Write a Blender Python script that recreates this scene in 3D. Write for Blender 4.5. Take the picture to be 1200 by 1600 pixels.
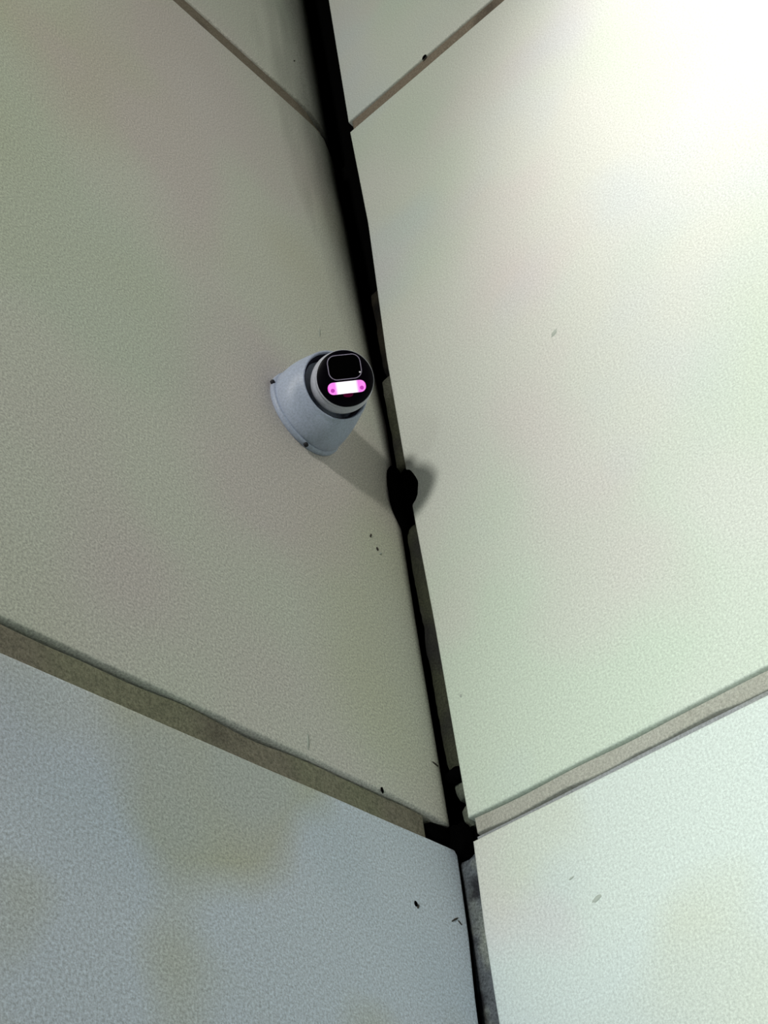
import bpy, bmesh, math, random
from mathutils import Vector, Matrix, noise
C = bpy.context.scene
for o in list(bpy.data.objects):
    bpy.data.objects.remove(o)
random.seed(7)
S = 1.2                      # height of one cladding panel in metres
Z0 = 2.17                    # height of the lower joint above the ground


def W(x, y, z):
    """panel units -> metres (corner at the origin, left wall y=0, right wall x=0)"""
    return Vector((x * S, y * S, z * S + Z0))


# ------------------------------------------------------------------ camera
cam = bpy.data.cameras.new('camera')
cam.sensor_fit = 'HORIZONTAL'
cam.sensor_width = 36.0
cam.lens = 2030.63 / 1200 * 36.0
cam.clip_start = 0.01
cob = bpy.data.objects.new('camera', cam)
C.collection.objects.link(cob)
r = Vector((-0.65457668, 0.7461797, -0.12142991))
u = Vector((0.43177762, 0.50084696, 0.75014692))
f = Vector((-0.62056221, -0.43859796, 0.65002644))
m = Matrix((r, u, -f)).transposed().to_4x4()
m.translation = W(0.79841245, 0.54579316, -0.47483698)
cob.matrix_world = m
C.camera = cob

# ------------------------------------------------------------------ world and lamps
wd = bpy.data.worlds.new('world')
C.world = wd
wd.use_nodes = True
bg = wd.node_tree.nodes['Background']
bg.inputs[0].default_value = (0.92, 1.0, 0.97, 1)
bg.inputs[1].default_value = 0.015


def aim(o, loc, tgt):
    o.location = loc
    o.rotation_euler = (Vector(tgt) - Vector(loc)).to_track_quat('-Z', 'Y').to_euler()


def area(name, loc, tgt, size, power, col):
    l = bpy.data.lights.new(name, 'AREA')
    l.shape = 'DISK'
    l.size = size
    l.energy = power
    l.color = col
    o = bpy.data.objects.new(name, l)
    C.collection.objects.link(o)
    aim(o, loc, tgt)
    return o


def flood(name, loc, tgt, cone, power, col):
    l = bpy.data.lights.new(name, 'SPOT')
    l.energy = power
    l.color = col
    l.spot_size = math.radians(cone)
    l.spot_blend = 1.0
    l.shadow_soft_size = 0.12
    o = bpy.data.objects.new(name, l)
    C.collection.objects.link(o)
    aim(o, loc, tgt)


area('daylight', (2.5, 0.73, 3.1), (0, 0, 2.65), 0.26, 40, (1.0, 0.97, 0.90))
flood('floodlight_high', (1.2, 1.4, 4.0), (0.0, 0.75, 3.1), 34, 300, (1.0, 0.92, 0.91))
flood('fill_side', (2.4, 0.5, 2.0), (0.0, 0.9, 2.2), 50, 112, (0.93, 1.0, 0.95))  # added fill without a known source, lifts the right wall
flood('fill_low', (2.2, 0.35, 1.3), (0.0, 0.45, 1.9), 36, 112, (0.90, 1.0, 0.98))  # added fill, no such lamp known, brightens the lower right wall
C.view_settings.view_transform = 'Standard'
C.view_settings.look = 'None'
C.view_settings.exposure = 0.0
C.view_settings.gamma = 1.0
C.view_settings.use_curve_mapping = False


# ------------------------------------------------------------------ materials
def node_mat(name):
    mt = bpy.data.materials.new(name)
    mt.use_nodes = True
    nt = mt.node_tree
    return mt, nt, nt.nodes['Principled BSDF']


def mix(nt, fac, a, b, blend='MIX'):
    n = nt.nodes.new('ShaderNodeMix')
    n.data_type = 'RGBA'
    n.blend_type = blend
    for i, v in ((0, fac), (6, a), (7, b)):
        if hasattr(v, 'is_linked'):
            nt.links.new(v, n.inputs[i])
        else:
            n.inputs[i].default_value = v
    return n.outputs[2]


def noise_fac(nt, co, scale, lo, hi, detail=3, rough=0.5, off=(0, 0, 0)):
    mp = nt.nodes.new('ShaderNodeMapping')
    mp.inputs['Location'].default_value = off
    nt.links.new(co, mp.inputs[0])
    n = nt.nodes.new('ShaderNodeTexNoise')
    n.inputs['Scale'].default_value = scale
    n.inputs['Detail'].default_value = detail
    n.inputs['Roughness'].default_value = rough
    nt.links.new(mp.outputs[0], n.inputs['Vector'])
    r_ = nt.nodes.new('ShaderNodeMapRange')
    r_.inputs[1].default_value = lo
    r_.inputs[2].default_value = hi
    nt.links.new(n.outputs['Fac'], r_.inputs[0])
    return r_.outputs[0]


def mottled(name, base, tints, grain=0.06, rough=0.6, spec=0.25, bump=0.0, off=(0, 0, 0)):
    """base colour with soft stains (tints: colour, noise scale, lo, hi, amount) and a fine speckle"""
    mt, nt, b = node_mat(name)
    co = nt.nodes.new('ShaderNodeTexCoord').outputs['Object']
    col = (*base, 1)
    for i, (c, sc, lo, hi, amt) in enumerate(tints):
        fc = noise_fac(nt, co, sc, lo, hi, 2, 0.5, (off[0] + 3.7 * i, off[1] + 1.3 * i, off[2] - 2.1 * i))
        mu = nt.nodes.new('ShaderNodeMath')
        mu.operation = 'MULTIPLY'
        mu.inputs[1].default_value = amt
        nt.links.new(fc, mu.inputs[0])
        col = mix(nt, mu.outputs[0], col, (*c, 1))
    if grain:
        g = noise_fac(nt, co, 430, 0.25, 0.75, 1, 0.9)
        gr = nt.nodes.new('ShaderNodeMapRange')
        gr.inputs[3].default_value = 1 - 2.4 * grain
        gr.inputs[4].default_value = 1 + 2.4 * grain
        nt.links.new(g, gr.inputs[0])
        cc = nt.nodes.new('ShaderNodeCombineColor')
        for k in range(3):
            nt.links.new(gr.outputs[0], cc.inputs[k])
        col = mix(nt, 1.0, col, cc.outputs[0], 'MULTIPLY')
    if hasattr(col, 'is_linked'):
        nt.links.new(col, b.inputs['Base Color'])
    else:
        b.inputs['Base Color'].default_value = col
    b.inputs['Roughness'].default_value = rough
    b.inputs['Specular IOR Level'].default_value = spec
    if bump:
        bp = nt.nodes.new('ShaderNodeBump')
        bp.inputs['Strength'].default_value = bump
        bp.inputs['Distance'].default_value = 0.002
        nt.links.new(noise_fac(nt, co, 60, 0.2, 0.8, 4), bp.inputs['Height'])
        nt.links.new(bp.outputs[0], b.inputs['Normal'])
    return mt


GREEN, PINK, OCHRE, BLUE = (0.42, 0.54, 0.42), (0.55, 0.47, 0.49), (0.46, 0.46, 0.32), (0.42, 0.50, 0.58)
M = {}
M['panel_left'] = mottled('panel_left_paint', (0.53, 0.55, 0.49),
                          [(OCHRE, 1.9, 0.45, 0.62, 0.55), (PINK, 2.6, 0.5, 0.62, 0.5), (GREEN, 2.2, 0.54, 0.68, 0.3)], 0.14)


def corner_shade(mt):
    """shade painted into the base colour along the open corner joint, widest at the top"""
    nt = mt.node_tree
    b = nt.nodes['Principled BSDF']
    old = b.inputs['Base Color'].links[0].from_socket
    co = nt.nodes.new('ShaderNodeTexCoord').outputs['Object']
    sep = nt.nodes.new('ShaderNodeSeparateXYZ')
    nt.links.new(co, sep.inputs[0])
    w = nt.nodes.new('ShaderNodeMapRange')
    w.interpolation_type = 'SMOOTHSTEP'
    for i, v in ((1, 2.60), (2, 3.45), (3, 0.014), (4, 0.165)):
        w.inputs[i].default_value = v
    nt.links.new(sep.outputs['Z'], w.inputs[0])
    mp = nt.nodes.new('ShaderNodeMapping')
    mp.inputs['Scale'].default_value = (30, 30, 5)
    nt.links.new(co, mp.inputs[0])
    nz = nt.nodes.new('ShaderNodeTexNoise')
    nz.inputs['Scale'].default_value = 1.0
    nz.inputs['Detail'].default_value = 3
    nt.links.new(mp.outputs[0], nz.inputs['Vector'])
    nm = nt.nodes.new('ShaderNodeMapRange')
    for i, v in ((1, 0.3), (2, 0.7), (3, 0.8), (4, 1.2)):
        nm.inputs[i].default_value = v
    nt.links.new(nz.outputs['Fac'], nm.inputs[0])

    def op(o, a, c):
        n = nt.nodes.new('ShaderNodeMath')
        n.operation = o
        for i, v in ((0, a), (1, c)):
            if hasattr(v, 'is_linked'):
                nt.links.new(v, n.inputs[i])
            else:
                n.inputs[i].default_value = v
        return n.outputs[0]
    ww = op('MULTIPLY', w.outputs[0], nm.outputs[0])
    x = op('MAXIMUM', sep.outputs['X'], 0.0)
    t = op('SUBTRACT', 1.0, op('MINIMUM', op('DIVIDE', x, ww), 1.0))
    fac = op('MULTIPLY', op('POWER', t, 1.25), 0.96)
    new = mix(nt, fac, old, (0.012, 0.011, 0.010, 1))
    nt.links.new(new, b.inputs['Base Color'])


corner_shade(M['panel_left'])  # soft dark fade beside the joint, shade put into the colour
M['panel_left_low'] = mottled('panel_left_low_brightened', (0.55, 0.61, 0.69),
                              [(OCHRE, 3.4, 0.47, 0.57, 0.85), (PINK, 2.3, 0.52, 0.62, 0.25), (BLUE, 3, 0.5, 0.6, 0.4)], 0.14, off=(1, 0, 4))  # same paint as the other panels, made lighter and bluer to brighten it
M['panel_right'] = mottled('panel_right_paint', (0.52, 0.55, 0.505),
                           [(GREEN, 2.4, 0.46, 0.62, 0.45), (PINK, 3.0, 0.54, 0.66, 0.4), (BLUE, 3.2, 0.55, 0.66, 0.25)], 0.08, off=(0, 5, 2))
M['panel_right_low'] = mottled('panel_right_low_paint', (0.53, 0.59, 0.56),
                               [(OCHRE, 3.6, 0.52, 0.62, 0.3), (PINK, 4.0, 0.56, 0.64, 0.3), (BLUE, 3.2, 0.5, 0.62, 0.3)], 0.08, off=(6, 1, 0))
M['void'] = mottled('black_cavity', (0.002, 0.002, 0.002), [], 0, 1.0, 0.0)
M['seal_brown'] = mottled('brown_sealant', (0.185, 0.17, 0.13),
                          [((0.09, 0.08, 0.06), 14, 0.5, 0.72, 0.7), ((0.19, 0.20, 0.13), 7, 0.45, 0.6, 0.6)], 0.16, 0.8, 0.2, 0.4)
M['seal_tan'] = mottled('tan_sealant', (0.175, 0.15, 0.115), [((0.05, 0.04, 0.03), 12, 0.55, 0.72, 0.8)], 0.14, 0.8, 0.2, 0.3)
M['seal_grey'] = mottled('grey_sealant', (0.31, 0.31, 0.27),
                         [((0.19, 0.18, 0.14), 12, 0.52, 0.74, 0.7), ((0.35, 0.35, 0.32), 5, 0.4, 0.6, 0.5)], 0.10, 0.8, 0.2, 0.3)
M['bead_grey'] = mottled('blue_grey_bead', (0.23, 0.24, 0.25), [((0.18, 0.19, 0.14), 9, 0.5, 0.65, 0.7)], 0.10, 0.8, 0.2)
M['seal_dark'] = mottled('grimy_corner_sealant', (0.030, 0.033, 0.020),
                         [((0.012, 0.012, 0.012), 11, 0.48, 0.62, 0.9), ((0.07, 0.073, 0.057), 9, 0.56, 0.7, 0.7)], 0.2, 0.8, 0.2, 0.6)
M['seal_slate'] = mottled('slate_corner_sealant', (0.075, 0.085, 0.095),
                          [((0.20, 0.22, 0.19), 17, 0.50, 0.62, 0.85), ((0.010, 0.010, 0.014), 23, 0.52, 0.62, 0.9)], 0.2, 0.8, 0.2, 0.6, (2, 2, 0))
M['seal_node'] = mottled('pale_grimy_sealant', (0.08, 0.09, 0.07), [((0.03, 0.03, 0.03), 20, 0.5, 0.65, 0.8)], 0.15, 0.8, 0.2)
M['seal_black'] = mottled('blackened_corner_sealant', (0.018, 0.016, 0.011), [((0.004, 0.004, 0.004), 14, 0.45, 0.6, 0.9)], 0.2, 0.9, 0.1)
M['shade_dirt'] = mottled('black_shade_dirt', (0.001, 0.001, 0.001), [], 0, 1.0, 0.0)  # dead black for the shade lumps in the corner and for dark specks
M['dirt'] = mottled('dark_dirt', (0.05, 0.045, 0.04), [], 0, 0.9, 0.1)
M['smear'] = mottled('grey_smear', (0.36, 0.40, 0.36), [], 0, 0.9, 0.1)
M['ground'] = mottled('grey_paving', (0.30, 0.30, 0.29), [((0.2, 0.2, 0.19), 2, 0.4, 0.7, 0.6)], 0.1, 0.9, 0.2)
M['plastic'] = mottled('white_plastic', (0.37, 0.43, 0.55), [((0.27, 0.29, 0.37), 25, 0.5, 0.75, 0.35)], 0.06, 0.45, 0.3)
M['ball'] = mottled('white_eyeball_plastic', (0.48, 0.50, 0.58), [], 0.05, 0.4, 0.3)
M['gasket'] = mottled('dark_gasket', (0.010, 0.010, 0.022), [], 0, 0.7, 0.1)
M['glass'] = mottled('black_front_glass', (0.0015, 0.001, 0.003), [], 0, 0.35, 0.06)
M['lens'] = mottled('black_lens_glass', (0.0008, 0.0008, 0.0008), [], 0, 0.3, 0.05)
M['lens_rim'] = mottled('pale_lens_rim', (0.30, 0.27, 0.38), [], 0, 0.5, 0.4)
M['screw'] = mottled('dark_screw', (0.02, 0.02, 0.025), [], 0, 0.6, 0.2)
M['dot'] = mottled('glint_white', (0.9, 0.9, 0.95), [], 0, 0.2, 0.5)  # white for the bead that imitates a glint on the lens rim


def emit(name, col, st, base=(0.02, 0.0, 0.02)):
    mt, nt, b = node_mat(name)
    b.inputs['Base Color'].default_value = (*base, 1)
    b.inputs['Emission Color'].default_value = (*col, 1)
    b.inputs['Emission Strength'].default_value = st
    b.inputs['Specular IOR Level'].default_value = 0.1
    return mt


M['ir_diode'] = emit('purple_diode', (0.60, 0.06, 0.52), 0.9)
M['ir_red'] = emit('dark_red_reflection', (0.05, 0.0, 0.008), 0.8)  # faint glow painted in for the red reflection under the lamp bar


# ------------------------------------------------------------------ mesh helpers
def link(name, bm, mat, parent=None, smooth=False):
    me = bpy.data.meshes.new(name)
    bmesh.ops.recalc_face_normals(bm, faces=bm.faces)
    bm.to_mesh(me)
    bm.free()
    me.materials.append(M[mat])
    if smooth:
        for p in me.polygons:
            p.use_smooth = True
        me.set_sharp_from_angle(angle=math.radians(50))
    o = bpy.data.objects.new(name, me)
    C.collection.objects.link(o)
    if parent:
        o.parent = parent
    return o


def box(bm, a, b):
    r_ = bmesh.ops.create_cube(bm, size=1)
    for v in r_['verts']:
        v.co = Vector([(a[i] + b[i]) / 2 + v.co[i] * (b[i] - a[i]) for i in range(3)])


def interp(tab, t):
    if t <= tab[0][0]:
        return tab[0][1]
    for (a, va), (b, vb) in zip(tab, tab[1:]):
        if t <= b:
            return va + (vb - va) * (t - a) / (b - a)
    return tab[-1][1]


def wob(t, s=9.0, k=0.0):
    return noise.noise(Vector((t * s, k, 0.37 * k)))


def slab(name, mat, parent, side, s_near, s_far, z_bot, z_top, thick, front=0.0, ns=36, nz=36,
         rho=0.0025, extra=None):
    """A slab on a wall.  s runs outward from the corner, z up, depth out of the wall.
    s_near(z), z_bot(s), z_top(s) give its outline in panel units; all depths in metres."""
    fine = [0, 0.0006, 0.0014, 0.0024, 0.004, 0.007, 0.011, 0.016, 0.022, 0.03]
    L = (s_far - 0) * S
    us = [x / L for x in fine] + [0.03 / L + (1 - 0.03 / L) * (i / ns) ** 1.6 for i in range(1, ns + 1)]
    zm = 0.5 * (z_bot(0) + z_top(0))
    H = (z_top(0) - z_bot(0)) * S
    fz = [x / H for x in fine if x < H * 0.3]
    a0, a1 = fz[-1], 1 - fz[-1]
    vs = fz + [a0 + (a1 - a0) * i / nz for i in range(1, nz)] + [1 - x for x in reversed(fz)]
    bm = bmesh.new()
    grid, back = [], []
    for uu in us:
        col, bcol = [], []
        for vv in vs:
            zc = zm + (vv - 0.5) * (z_top(0) - z_bot(0))
            sn = s_near(zc)
            s = sn + (s_far - sn) * uu
            zb, zt = z_bot(s), z_top(s)
            z = zb + (zt - zb) * vv
            e = min((s - sn), (z - zb), (zt - z)) * S
            d = front
            if e < rho:
                d -= rho - math.sqrt(max(0, rho * rho - (rho - e) ** 2))
            if extra:
                d += extra(s - sn, z)
            sm, zmz = s * S, z * S + Z0
            if side == 'left':
                p, q = (sm, d, zmz), (sm, front - thick, zmz)
            else:
                p, q = (d, sm, zmz), (front - thick, sm, zmz)
            col.append(bm.verts.new(p))
            edge = uu in (us[0], us[-1]) or vv in (vs[0], vs[-1])
            bcol.append(bm.verts.new(q) if edge else None)
        grid.append(col)
        back.append(bcol)
    nu, nv = len(us), len(vs)
    for i in range(nu - 1):
        for j in range(nv - 1):
            bm.faces.new((grid[i][j], grid[i + 1][j], grid[i + 1][j + 1], grid[i][j + 1]))
    for i in range(nu - 1):
        for j in (0, nv - 1):
            bm.faces.new((grid[i][j], grid[i + 1][j], back[i + 1][j], back[i][j]))
    for j in range(nv - 1):
        for i in (0, nu - 1):
            bm.faces.new((grid[i][j], grid[i][j + 1], back[i][j + 1], back[i][j]))
    bm.faces.new([back[i][0] for i in range(nu)] + [back[-1][j] for j in range(1, nv)] +
                 [back[i][-1] for i in range(nu - 2, -1, -1)] + [back[0][j] for j in range(nv - 2, 0, -1)])
    return link(name, bm, mat, parent, True)


def structure(name, label, bm, mat):
    o = link(name, bm, mat)
    o['kind'] = 'structure'
    o['label'] = label
    return o


# ------------------------------------------------------------------ room shell
FAR = 2.2                    # how far the two walls run from the corner, panel units
TOPZ = 2.02
bm = bmesh.new()
box(bm, (-0.20, -0.20, 0.0), (FAR * S, -0.062, Z0 + TOPZ * S))
wall_left = structure('wall_left', 'left cladding wall carrying the white security camera', bm, 'void')
bm = bmesh.new()
box(bm, (-0.20, -0.062, 0.0), (-0.062, FAR * S, Z0 + TOPZ * S))
wall_right = structure('wall_right', 'brighter right cladding wall without any camera', bm, 'void')
bm = bmesh.new()
box(bm, (-0.5, -0.5, -0.1), (6, 6, 0.0))
structure('floor', 'grey paved ground below the two cladding walls', bm, 'ground')

# panel outlines ------------------------------------------------------------
PT = 0.0615
LEFT_MID = [(0.01, 0.0032), (0.06, 0.0030), (0.22, 0.0018), (0.33, -0.001), (0.58, -0.0085), (0.82, -0.0260), (0.95, -0.0260), (1.0, -0.023)]
LEFT_LOW = [(-0.4, 0.022), (-0.15, 0.0115), (-0.076, 0.0035), (-0.01, 0.0005)]
RIGHT_MID = [(0.01, 0.0145), (0.21, 0.0160), (0.33, 0.0150), (0.56, 0.0165), (0.79, 0.0250), (1.0, 0.0235)]
RIGHT_LOW = [(-0.4, 0.0075), (-0.15, 0.0088), (-0.08, 0.0108), (-0.01, 0.0150)]
RIGHT_TOP = [(1.0, 0.0240), (1.35, 0.0295)]


def low_top(s):
    return -0.0112 + 0.0005 * wob(s, 14, 1.0)


def lmid_bot(s):
    return 0.0132 + 0.0006 * wob(s, 12, 2.0) - 0.004 * math.exp(-(s / 0.035) ** 2)


def rlow_top(s):
    return -0.0088 + 0.0004 * wob(s, 14, 3.0) - 0.0012 * min(1, s / 0.3)


def rmid_bot(s):
    return 0.0102 + 0.0005 * wob(s, 14, 4.0) + 0.0012 * math.exp(-(s / 0.05) ** 2)


def fold(e, w, d):
    """elliptic fold of the sheet's edge into the wall: w metres wide, d metres deep"""
    t = min(1.0, max(0.0, 1 - e * S / w))
    return -d * (1 - math.sqrt(max(0.0, 1 - t * t)))


def curl_mid(e, z):
    """the thin sheet folds back towards the corner, more so towards the top"""
    k = max(0.0, min(1.0, (z - 0.47) / 0.42))
    return fold(e, 0.016 + 0.074 * k, 0.002 + 0.048 * k)


def curl_top(e, z):
    return fold(e, 0.105, 0.052)


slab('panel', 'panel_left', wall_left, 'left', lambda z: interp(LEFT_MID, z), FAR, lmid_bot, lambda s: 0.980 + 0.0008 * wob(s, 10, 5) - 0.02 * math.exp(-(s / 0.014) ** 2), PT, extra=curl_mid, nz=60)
slab('panel', 'panel_left_low', wall_left, 'left', lambda z: interp(LEFT_LOW, z), FAR, lambda s: -1.78, low_top, PT)
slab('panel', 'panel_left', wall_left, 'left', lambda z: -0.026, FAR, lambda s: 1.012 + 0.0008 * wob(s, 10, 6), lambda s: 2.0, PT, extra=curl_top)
slab('panel', 'panel_right', wall_right, 'right', lambda z: interp(RIGHT_MID, z), FAR, rmid_bot, lambda s: 0.9855 + 0.0006 * wob(s, 10, 7), PT, nz=60)
slab('panel', 'panel_right_low', wall_right, 'right', lambda z: interp(RIGHT_LOW, z), FAR, lambda s: -1.78, rlow_top, PT)
slab('panel', 'panel_right', wall_right, 'right', lambda z: interp(RIGHT_TOP, z), FAR, lambda s: 1.008 + 0.0006 * wob(s, 10, 8), lambda s: 2.0, PT)

# sealant in the horizontal joints -----------------------------------------
ST = 0.05


def crack(s, k, amt=0.0034):
    return amt * max(0.0, 0.55 + 0.9 * wob(s, 16, k))


slab('sealant_strip', 'seal_brown', wall_left, 'left', lambda z: 0.036, FAR, lambda s: low_top(s) - 0.0006,
     lambda s: lmid_bot(s) - crack(s, 11), ST, front=-0.0035, ns=150, nz=2, rho=0.0015,
     extra=lambda e, z: 0.0012 * wob(e, 22, 3))
slab('sealant_strip', 'seal_tan', wall_left, 'left', lambda z: 0.012, FAR, lambda s: 0.979,
     lambda s: 1.0115 + 0.001 * wob(s, 10, 6), ST, front=-0.003, ns=60, nz=2, rho=0.003,
     extra=lambda e, z: -0.012 * math.exp(-(e / 0.03) ** 2))
slab('sealant_strip', 'seal_grey', wall_right, 'right', lambda z: 0.0185, FAR,
     lambda s: -0.0042 + 0.0006 * wob(s, 8, 14) + 0.0034 * max(0, wob(s, 34, 15) + 0.05),
     lambda s: rmid_bot(s) - crack(s, 12, 0.0012), ST, front=-0.0045, ns=160, nz=2, rho=0.0015,
     extra=lambda e, z: 0.001 * wob(e, 20, 4))
slab('sealant_bead', 'bead_grey', wall_right, 'right', lambda z: 0.0165, FAR, lambda s: rlow_top(s) - 0.0006,
     lambda s: -0.0040 + 0.0006 * wob(s, 8, 14), ST, front=-0.0065, ns=120, nz=2, rho=0.001)
slab('sealant_strip', 'seal_tan', wall_right, 'right', lambda z: 0.028, FAR, lambda s: 0.984,
     lambda s: 1.0085, ST, front=-0.003, ns=60, nz=2, rho=0.003)

# ------------------------------------------------------------------ the corner joint
bm = bmesh.new()
box(bm, (-0.062, -0.062, 0.05), (-0.048, -0.054, Z0 + TOPZ * S - 0.02))
trim = structure('trim_1', 'dark vertical joint filler between the left and right walls', bm, 'void')


def corner_strip(z0, z1, y0, y1, xf, mat, seed):
    """uneven bead of sealant standing in the corner gap"""
    bm = bmesh.new()
    n = max(8, int((z1 - z0) * 160))
    rows = []
    for i in range(n + 1):
        z = z0 + (z1 - z0) * i / n
        a = y0(z) if callable(y0) else y0
        b = y1(z) if callable(y1) else y1
        a += 0.0011 * wob(z, 45, seed) + 0.0009 * wob(z, 120, seed + 1)
        x = xf + 0.0016 * wob(z, 30, seed + 2)
        taper = min(1, min(z - z0, z1 - z) / 0.006 + 0.15)
        x -= 0.006 * (1 - taper)
        pts = [(-0.047, a), (x - 0.0014, a), (x, a + 0.0020), (x + 0.0008, (a * 0.5 + b * 0.5)), (x, b), (-0.047, b)]
        rows.append([bm.verts.new((px, py, z * S + Z0)) for px, py in pts])
    for p, q in zip(rows, rows[1:]):
        for k in range(5):
            bm.faces.new((p[k], p[k + 1], q[k + 1], q[k]))
    bm.faces.new(rows[0])
    bm.faces.new(rows[-1][::-1])
    return link('sealant_strip', bm, mat, trim, True)


def edge_r(tab):
    return lambda z: interp(tab, z) * S - 0.0006


corner_strip(0.385, 0.545, 0.0005, edge_r(RIGHT_MID), -0.0085, 'seal_dark', 21)
corner_strip(0.551, 0.690, 0.0035, edge_r(RIGHT_MID), -0.0135, 'seal_black', 24)
corner_strip(0.064, 0.333, -0.0015, edge_r(RIGHT_MID), -0.0075, 'seal_dark', 27)
corner_strip(0.036, 0.053, 0.0025, edge_r(RIGHT_MID), -0.0085, 'seal_node', 30)
corner_strip(0.010, 0.029, 0.0060, edge_r(RIGHT_MID), -0.0085, 'seal_node', 33)
corner_strip(-0.60, -0.016, lambda z: -0.0045 - 0.0065 * min(1, max(0, (-z - 0.05) / 0.1)), edge_r(RIGHT_LOW), -0.0045, 'seal_slate', 36)


def lump(name, mat, parent, c, rad, seed, amp=0.25, sub=3):
    bm = bmesh.new()
    bmesh.ops.create_icosphere(bm, subdivisions=sub, radius=1)
    for v in bm.verts:
        k = 1 + amp * noise.noise(v.co * 1.7 + Vector((seed, 0, 0)))
        v.co = Vector([v.co[i] * rad[i] * k for i in range(3)])
    bmesh.ops.translate(bm, verts=bm.verts, vec=c)
    return link(name, bm, mat, parent, True)


lump('sealant_shade_lump', 'shade_dirt', trim, (-0.0045, 0.0150, 0.370 * S + Z0), (0.0080, 0.0215, 0.034), 3.0, 0.14)  # black lump added to deepen the security camera's shadow on the right wall
lump('sealant_shade_lump', 'shade_dirt', trim, (0.001, 0.0030, 0.366 * S + Z0), (0.0175, 0.0075, 0.050), 5.0, 0.15)  # black lump added to deepen the same shadow on the left wall
lump('sealant_shade_lump', 'shade_dirt', trim, (-0.006, 0.009, 0.0555 * S + Z0), (0.008, 0.011, 0.008), 8.0, 0.3)
lump('sealant_shade_lump', 'shade_dirt', trim, (0.016, -0.009, 0.0005 * S + Z0), (0.024, 0.009, 0.0125), 11.0, 0.2)  # black lump added to darken the lit panel underside at the joint's end
lump('sealant_shade_lump', 'shade_dirt', trim, (-0.002, 0.004, -0.004 * S + Z0), (0.012, 0.014, 0.020), 9.0, 0.3)


# ------------------------------------------------------------------ dirt on the panels
def speck(parent, side, s, z, ls, lz, mat, ang=0.0, h=0.0008, seed=0.0):
    bm = bmesh.new()
    bmesh.ops.create_uvsphere(bm, u_segments=12, v_segments=6, radius=1)
    ca, sa = math.cos(ang), math.sin(ang)
    for v in bm.verts:
        k = 1 + 0.45 * noise.noise(v.co * 1.8 + Vector((seed, s * 50, z * 50)))
        a, b, d = v.co.x * ls * k, v.co.y * lz * k, v.co.z * h
        a, b = a * ca - b * sa, a * sa + b * ca
        v.co = Vector((s * S + a, d, z * S + Z0 + b)) if side == 'left' else Vector((d, s * S + a, z * S + Z0 + b))
    return link('dirt_speck', bm, mat, parent, True)


LP = [o for o in wall_left.children if o.name.startswith('panel')]
RP = [o for o in wall_right.children if o.name.startswith('panel')]
for args in (
        (LP[0], 'left', 0.0530, 0.2895, 0.0013, 0.0034, 'dirt', 0.5),
        (LP[0], 'left', 0.0460, 0.2775, 0.0018, 0.0030, 'dirt', 0.2),
        (LP[0], 'left', 0.0425, 0.2735, 0.0012, 0.0032, 'smear', 0.9),
        (LP[1], 'left', 0.0657, -0.0726, 0.0026, 0.0026, 'shade_dirt', 0.0),
        (LP[1], 'left', 0.0635, -0.0742, 0.0012, 0.0026, 'dirt', 0.6),
        (LP[0], 'left', 0.1689, 0.0270, 0.0009, 0.0085, 'smear', 0.1),
        (LP[0], 'left', 0.0891, 0.5445, 0.0008, 0.0100, 'smear', 0.15),
        (LP[2], 'left', 0.0640, 1.1110, 0.0012, 0.0040, 'dirt', 0.5),
        (LP[0], 'left', 0.0115, 0.0640, 0.0055, 0.0011, 'dirt', 0.2),
        (LP[0], 'left', 0.0876, 0.0140, 0.0020, 0.0032, 'shade_dirt', 0.0),
        (LP[1], 'left', 0.0200, -0.0735, 0.0062, 0.0009, 'dirt', -0.5),
        (LP[1], 'left', 0.0140, -0.0745, 0.0030, 0.0009, 'dirt', 0.6),
        (RP[0], 'right', 0.2103, 0.4356, 0.0050, 0.0028, 'smear', 0.6),
        (RP[1], 'right', 0.1121, -0.0954, 0.0055, 0.0022, 'smear', 0.25),
        (RP[1], 'right', 0.0953, -0.0729, 0.0030, 0.0009, 'smear', 0.2),
        (RP[0], 'right', 0.0300, 0.1202, 0.0012, 0.0020, 'smear', 0.0),
        (RP[2], 'right', 0.1540, 1.0075, 0.0048, 0.0036, 'shade_dirt', 0.9)):
    speck(*args)

# ------------------------------------------------------------------ security camera
base = bpy.data.objects.new('security_camera', None)
C.collection.objects.link(base)
BC = W(0.130, 0.0, 0.395)
base.location = BC
base['label'] = 'white round turret security camera with black face and lit pink lamp bar'
base['category'] = 'camera'
BR = 0.045 * S


def lathe(bm, prof, origin, axis, seg=64, close=False):
    ax = Vector(axis).normalized()
    ref = Vector((0, 0, 1)) if abs(ax.z) < 0.9 else Vector((1, 0, 0))
    a = ax.cross(ref).normalized()
    b = ax.cross(a)
    rows = []
    for (rad, h) in prof:
        if rad < 1e-6:
            rows.append([bm.verts.new(Vector(origin) + ax * h)])
        else:
            rows.append([bm.verts.new(Vector(origin) + ax * h + (a * math.cos(2 * math.pi * k / seg) + b * math.sin(2 * math.pi * k / seg)) * rad)
                         for k in range(seg)])
    if close:
        rows.append(rows[0])
    for p, q in zip(rows, rows[1:]):
        for k in range(seg):
            k2 = (k + 1) % seg
            if len(p) == 1 and len(q) == 1:
                continue
            if len(p) == 1:
                bm.faces.new((p[0], q[k], q[k2]))
            elif len(q) == 1:
                bm.faces.new((p[k], p[k2], q[0]))
            else:
                bm.faces.new((p[k], p[k2], q[k2], q[k]))


def part(name, mat, bm, parent=base):
    o = link(name, bm, mat, parent, True)
    return o


Y = Vector((0, 1, 0))
# thin mounting plate against the wall
bm = bmesh.new()
lathe(bm, [(0, 0.0), (BR * 0.985, 0.0), (BR, 0.0012), (BR, 0.0052), (BR * 0.97, 0.0066), (0, 0.0066)], (0, 0, 0), Y)
part('mounting_plate', 'plastic', bm)
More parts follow.
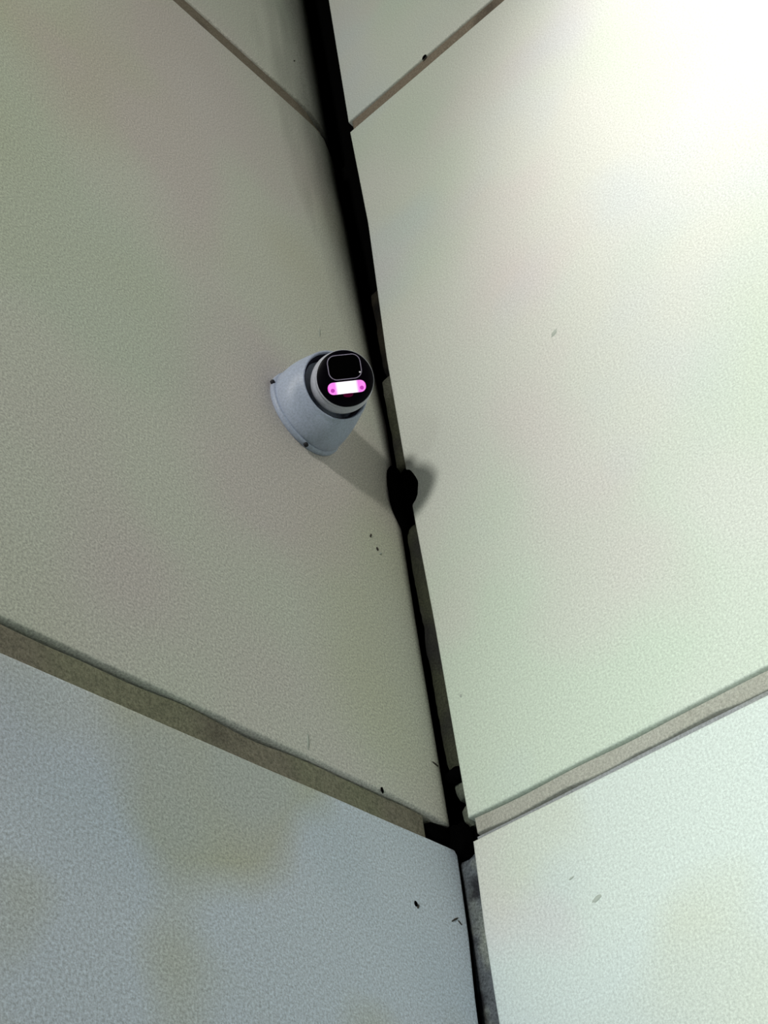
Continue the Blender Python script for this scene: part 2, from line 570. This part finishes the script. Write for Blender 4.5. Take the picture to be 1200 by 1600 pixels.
# flared housing; its round socket is cut at a slant, towards the side the eyeball looks to
VD = Vector((0.560, 0.398, -0.726))
VP = (VD - Y * VD.dot(Y)).normalized()
OA = (Y * math.cos(math.radians(25)) + VP * math.sin(math.radians(25))).normalized()
OC = Vector((0.0040, 0.0540, 0.0040))
NS = 72
U1 = Vector((1, 0, 0))
U2 = Vector((0, 0, 1))
O1 = (U1 - OA * U1.dot(OA)).normalized()
O2 = (U2 - OA * U2.dot(OA) - O1 * U2.dot(O1)).normalized()


def base_ring(rad, y):
    return [U1 * math.cos(2 * math.pi * k / NS) * rad + U2 * math.sin(2 * math.pi * k / NS) * rad + Y * y for k in range(NS)]


def socket_ring(rad, dd):
    return [OC + OA * dd + O1 * math.cos(2 * math.pi * k / NS) * rad + O2 * math.sin(2 * math.pi * k / NS) * rad for k in range(NS)]


def bridge(bm, rings, cap0=True, cap1=True, loop=False):
    R = [[bm.verts.new(p) for p in rg] for rg in rings]
    if loop:
        R.append(R[0])
    for p, q in zip(R, R[1:]):
        for k in range(NS):
            k2 = (k + 1) % NS
            bm.faces.new((p[k], p[k2], q[k2], q[k]))
    if cap0 and not loop:
        bm.faces.new(R[0])
    if cap1 and not loop:
        bm.faces.new(R[-1][::-1])


RS = 0.0425
lo, hi = base_ring(BR * 0.965, 0.0085), socket_ring(RS, -0.0016)
mid = []
for q in range(1, 8):
    t = q / 8
    bulge = 1 + 0.055 * math.sin(math.pi * t)
    rg = []
    for p0, p1 in zip(lo, hi):
        p = p0.lerp(p1, t)
        cxy = OC * t
        rg.append(Vector((cxy.x + (p.x - cxy.x) * bulge, p.y, cxy.z + (p.z - cxy.z) * bulge)))
    mid.append(rg)
bm = bmesh.new()
bridge(bm, [base_ring(BR * 0.95, 0.0066), lo] + mid + [hi, socket_ring(RS - 0.0006, -0.0004), socket_ring(RS - 0.0018, 0.0),
                                                     socket_ring(RS - 0.0028, -0.0006), socket_ring(RS - 0.0034, -0.0030),
                                                     socket_ring(RS - 0.0040, -0.020), socket_ring(RS - 0.018, -0.030)])
part('housing', 'plastic', bm)
# dark gasket lining the socket
bm = bmesh.new()
bridge(bm, [socket_ring(RS - 0.0036, -0.0035), socket_ring(RS - 0.0050, -0.0030), socket_ring(RS - 0.0062, -0.0060),
            socket_ring(RS - 0.0066, -0.018), socket_ring(RS - 0.0042, -0.018)], loop=True)
part('gasket', 'gasket', bm)

# eyeball
N = Vector((0.500, 0.660, -0.560)).normalized()
E1 = Vector((-0.69416219, 0.71122779, 0.1108778)).normalized()
E1 = (E1 - N * E1.dot(N)).normalized()
E2 = N.cross(E1).normalized()
RB = 0.0345
BALL = Vector((0.0090, 0.0664, -0.0046))
K = 0.0185
RF = 0.0313
bm = bmesh.new()
prof = [(0, -RB)]
for i in range(1, 25):
    t = math.pi * i / 24 * 0.62
    prof.append((RB * math.sin(t), -RB * math.cos(t)))
prof += [(0.0326, K - 0.0050), (0.0322, K - 0.0015), (0.0319, K - 0.0004), (0.0316, K - 0.0002), (0.0314, K - 0.0012), (0, K - 0.0012)]
lathe(bm, prof, BALL, N, 72)
part('eyeball', 'ball', bm)
bm = bmesh.new()
lathe(bm, [(0, K - 0.0013), (RF - 0.0002, K - 0.0013), (RF - 0.0002, K + 0.0002), (RF - 0.0012, K + 0.0010), (RF * 0.6, K + 0.0014), (0, K + 0.0016)], BALL, N, 72)
face = part('front_glass', 'glass', bm)
FO = BALL + N * (K + 0.0015)


def rrect(w, hh, rad, n=8):
    pts = []
    for cx, cy, a0 in ((w - rad, hh - rad, 0), (-w + rad, hh - rad, 90), (-w + rad, -hh + rad, 180), (w - rad, -hh + rad, 270)):
        for k in range(n + 1):
            a = math.radians(a0 + 90 * k / n)
            pts.append((cx + rad * math.cos(a), cy + rad * math.sin(a)))
    return pts


def plate(bm, pts, c, d0, d1):
    """flat plate on the camera's face, outline pts about c, from depth d0 to d1"""
    lo = [bm.verts.new(FO + E1 * (c[0] + x) + E2 * (c[1] + y) + N * d0) for x, y in pts]
    hi = [bm.verts.new(FO + E1 * (c[0] + x) + E2 * (c[1] + y) + N * d1) for x, y in pts]
    n = len(pts)
    bm.faces.new(hi)
    bm.faces.new(lo[::-1])
    for k in range(n):
        bm.faces.new((lo[k], lo[(k + 1) % n], hi[(k + 1) % n], hi[k]))


def ring(bm, pts, c, w, d):
    rows = []
    n = len(pts)
    P = [FO + E1 * (c[0] + x) + E2 * (c[1] + y) + N * d for x, y in pts]
    for k in range(n):
        t = (P[(k + 1) % n] - P[k - 1]).normalized()
        sd = t.cross(N).normalized()
        rows.append([bm.verts.new(P[k] + (sd * math.cos(a) + N * math.sin(a)) * w) for a in [math.pi * 2 * q / 6 for q in range(6)]])
    for k in range(n):
        p, q = rows[k], rows[(k + 1) % n]
        for j in range(6):
            bm.faces.new((p[j], p[(j + 1) % 6], q[(j + 1) % 6], q[j]))


LC = (0.0006, 0.0122)
bm = bmesh.new()
plate(bm, rrect(0.0178, 0.0130, 0.0085), LC, -0.0008, 0.0006)
part('lens_window', 'lens', bm, face)
bm = bmesh.new()
ring(bm, rrect(0.0182, 0.0134, 0.0088), LC, 0.00055, 0.0004)
part('lens_trim', 'lens_rim', bm, face)
LB = (-0.0003, -0.0103)
mt, nt, bs = node_mat('magenta_illuminator')      # diodes behind the window: hottest in the middle, magenta at the ends
co = nt.nodes.new('ShaderNodeTexCoord').outputs['Object']
sub = nt.nodes.new('ShaderNodeVectorMath')
sub.operation = 'SUBTRACT'
sub.inputs[1].default_value = FO + E1 * LB[0] + E2 * LB[1]
nt.links.new(co, sub.inputs[0])
dt = nt.nodes.new('ShaderNodeVectorMath')
dt.operation = 'DOT_PRODUCT'
dt.inputs[1].default_value = E1
nt.links.new(sub.outputs[0], dt.inputs[0])
ab = nt.nodes.new('ShaderNodeMath')
ab.operation = 'ABSOLUTE'
nt.links.new(dt.outputs['Value'], ab.inputs[0])
rp = nt.nodes.new('ShaderNodeValToRGB')
mr = nt.nodes.new('ShaderNodeMapRange')
mr.inputs[1].default_value = 0.0
mr.inputs[2].default_value = 0.0212
nt.links.new(ab.outputs[0], mr.inputs[0])
nt.links.new(mr.outputs[0], rp.inputs[0])
el = rp.color_ramp.elements
el[0].position, el[0].color = 0.48, (1.0, 0.90, 1.0, 1)
el[1].position, el[1].color = 0.62, (0.85, 0.22, 0.78, 1)
e_ = el.new(0.93)
e_.color = (0.93, 0.26, 0.80, 1)
e_ = el.new(1.0)
e_.color = (0.75, 0.06, 0.62, 1)
nt.links.new(rp.outputs[0], bs.inputs['Emission Color'])
bs.inputs['Emission Strength'].default_value = 1.15
bs.inputs['Base Color'].default_value = (0.02, 0, 0.02, 1)
bs.inputs['Specular IOR Level'].default_value = 0.1
M['ir_end'] = mt
bm = bmesh.new()
plate(bm, rrect(0.0212, 0.0066, 0.0063), LB, -0.0008, 0.0008)
lamp = part('lamp_bar', 'ir_end', bm, face)
lamp['label'] = 'glowing lamp bar, white in the middle and magenta at its ends'
for sx in (-1, 1):
    bm = bmesh.new()
    plate(bm, [(0.0022 * math.cos(a), 0.0022 * math.sin(a)) for a in [2 * math.pi * k / 16 for k in range(16)]],
          (LB[0] + sx * 0.0163, LB[1] - 0.0022), 0.0004, 0.0013)
    part('diode', 'ir_diode', bm, face)
bm = bmesh.new()
plate(bm, [(0.0055 * math.cos(a), 0.0026 * math.sin(a)) for a in [2 * math.pi * k / 20 for k in range(20)]], (0.0, -0.0185), -0.0012, 0.0004)
part('red_reflection', 'ir_red', bm, face)  # dark red reflection built as a glowing plate
bm = bmesh.new()
bmesh.ops.create_icosphere(bm, subdivisions=2, radius=0.0011)
bmesh.ops.translate(bm, verts=bm.verts, vec=FO + E1 * 0.0168 + E2 * 0.0048 + N * 0.0004)
part('lens_glint', 'dot', bm, face)  # highlight on the lens rim, built as a pale bead

# small dark screws at the rim
for ang in (166, 262):
    a = math.radians(ang)
    bm = bmesh.new()
    c = Vector((math.cos(math.pi - a) * BR * 1.0, 0.0045, math.sin(a) * BR * 1.0))
    lathe(bm, [(0, -0.003), (0.0026, -0.003), (0.0026, 0.002), (0.0018, 0.0028), (0, 0.0028)], c, Vector((c.x, 0.02, c.z)), 14)
    part('screw', 'screw', bm)
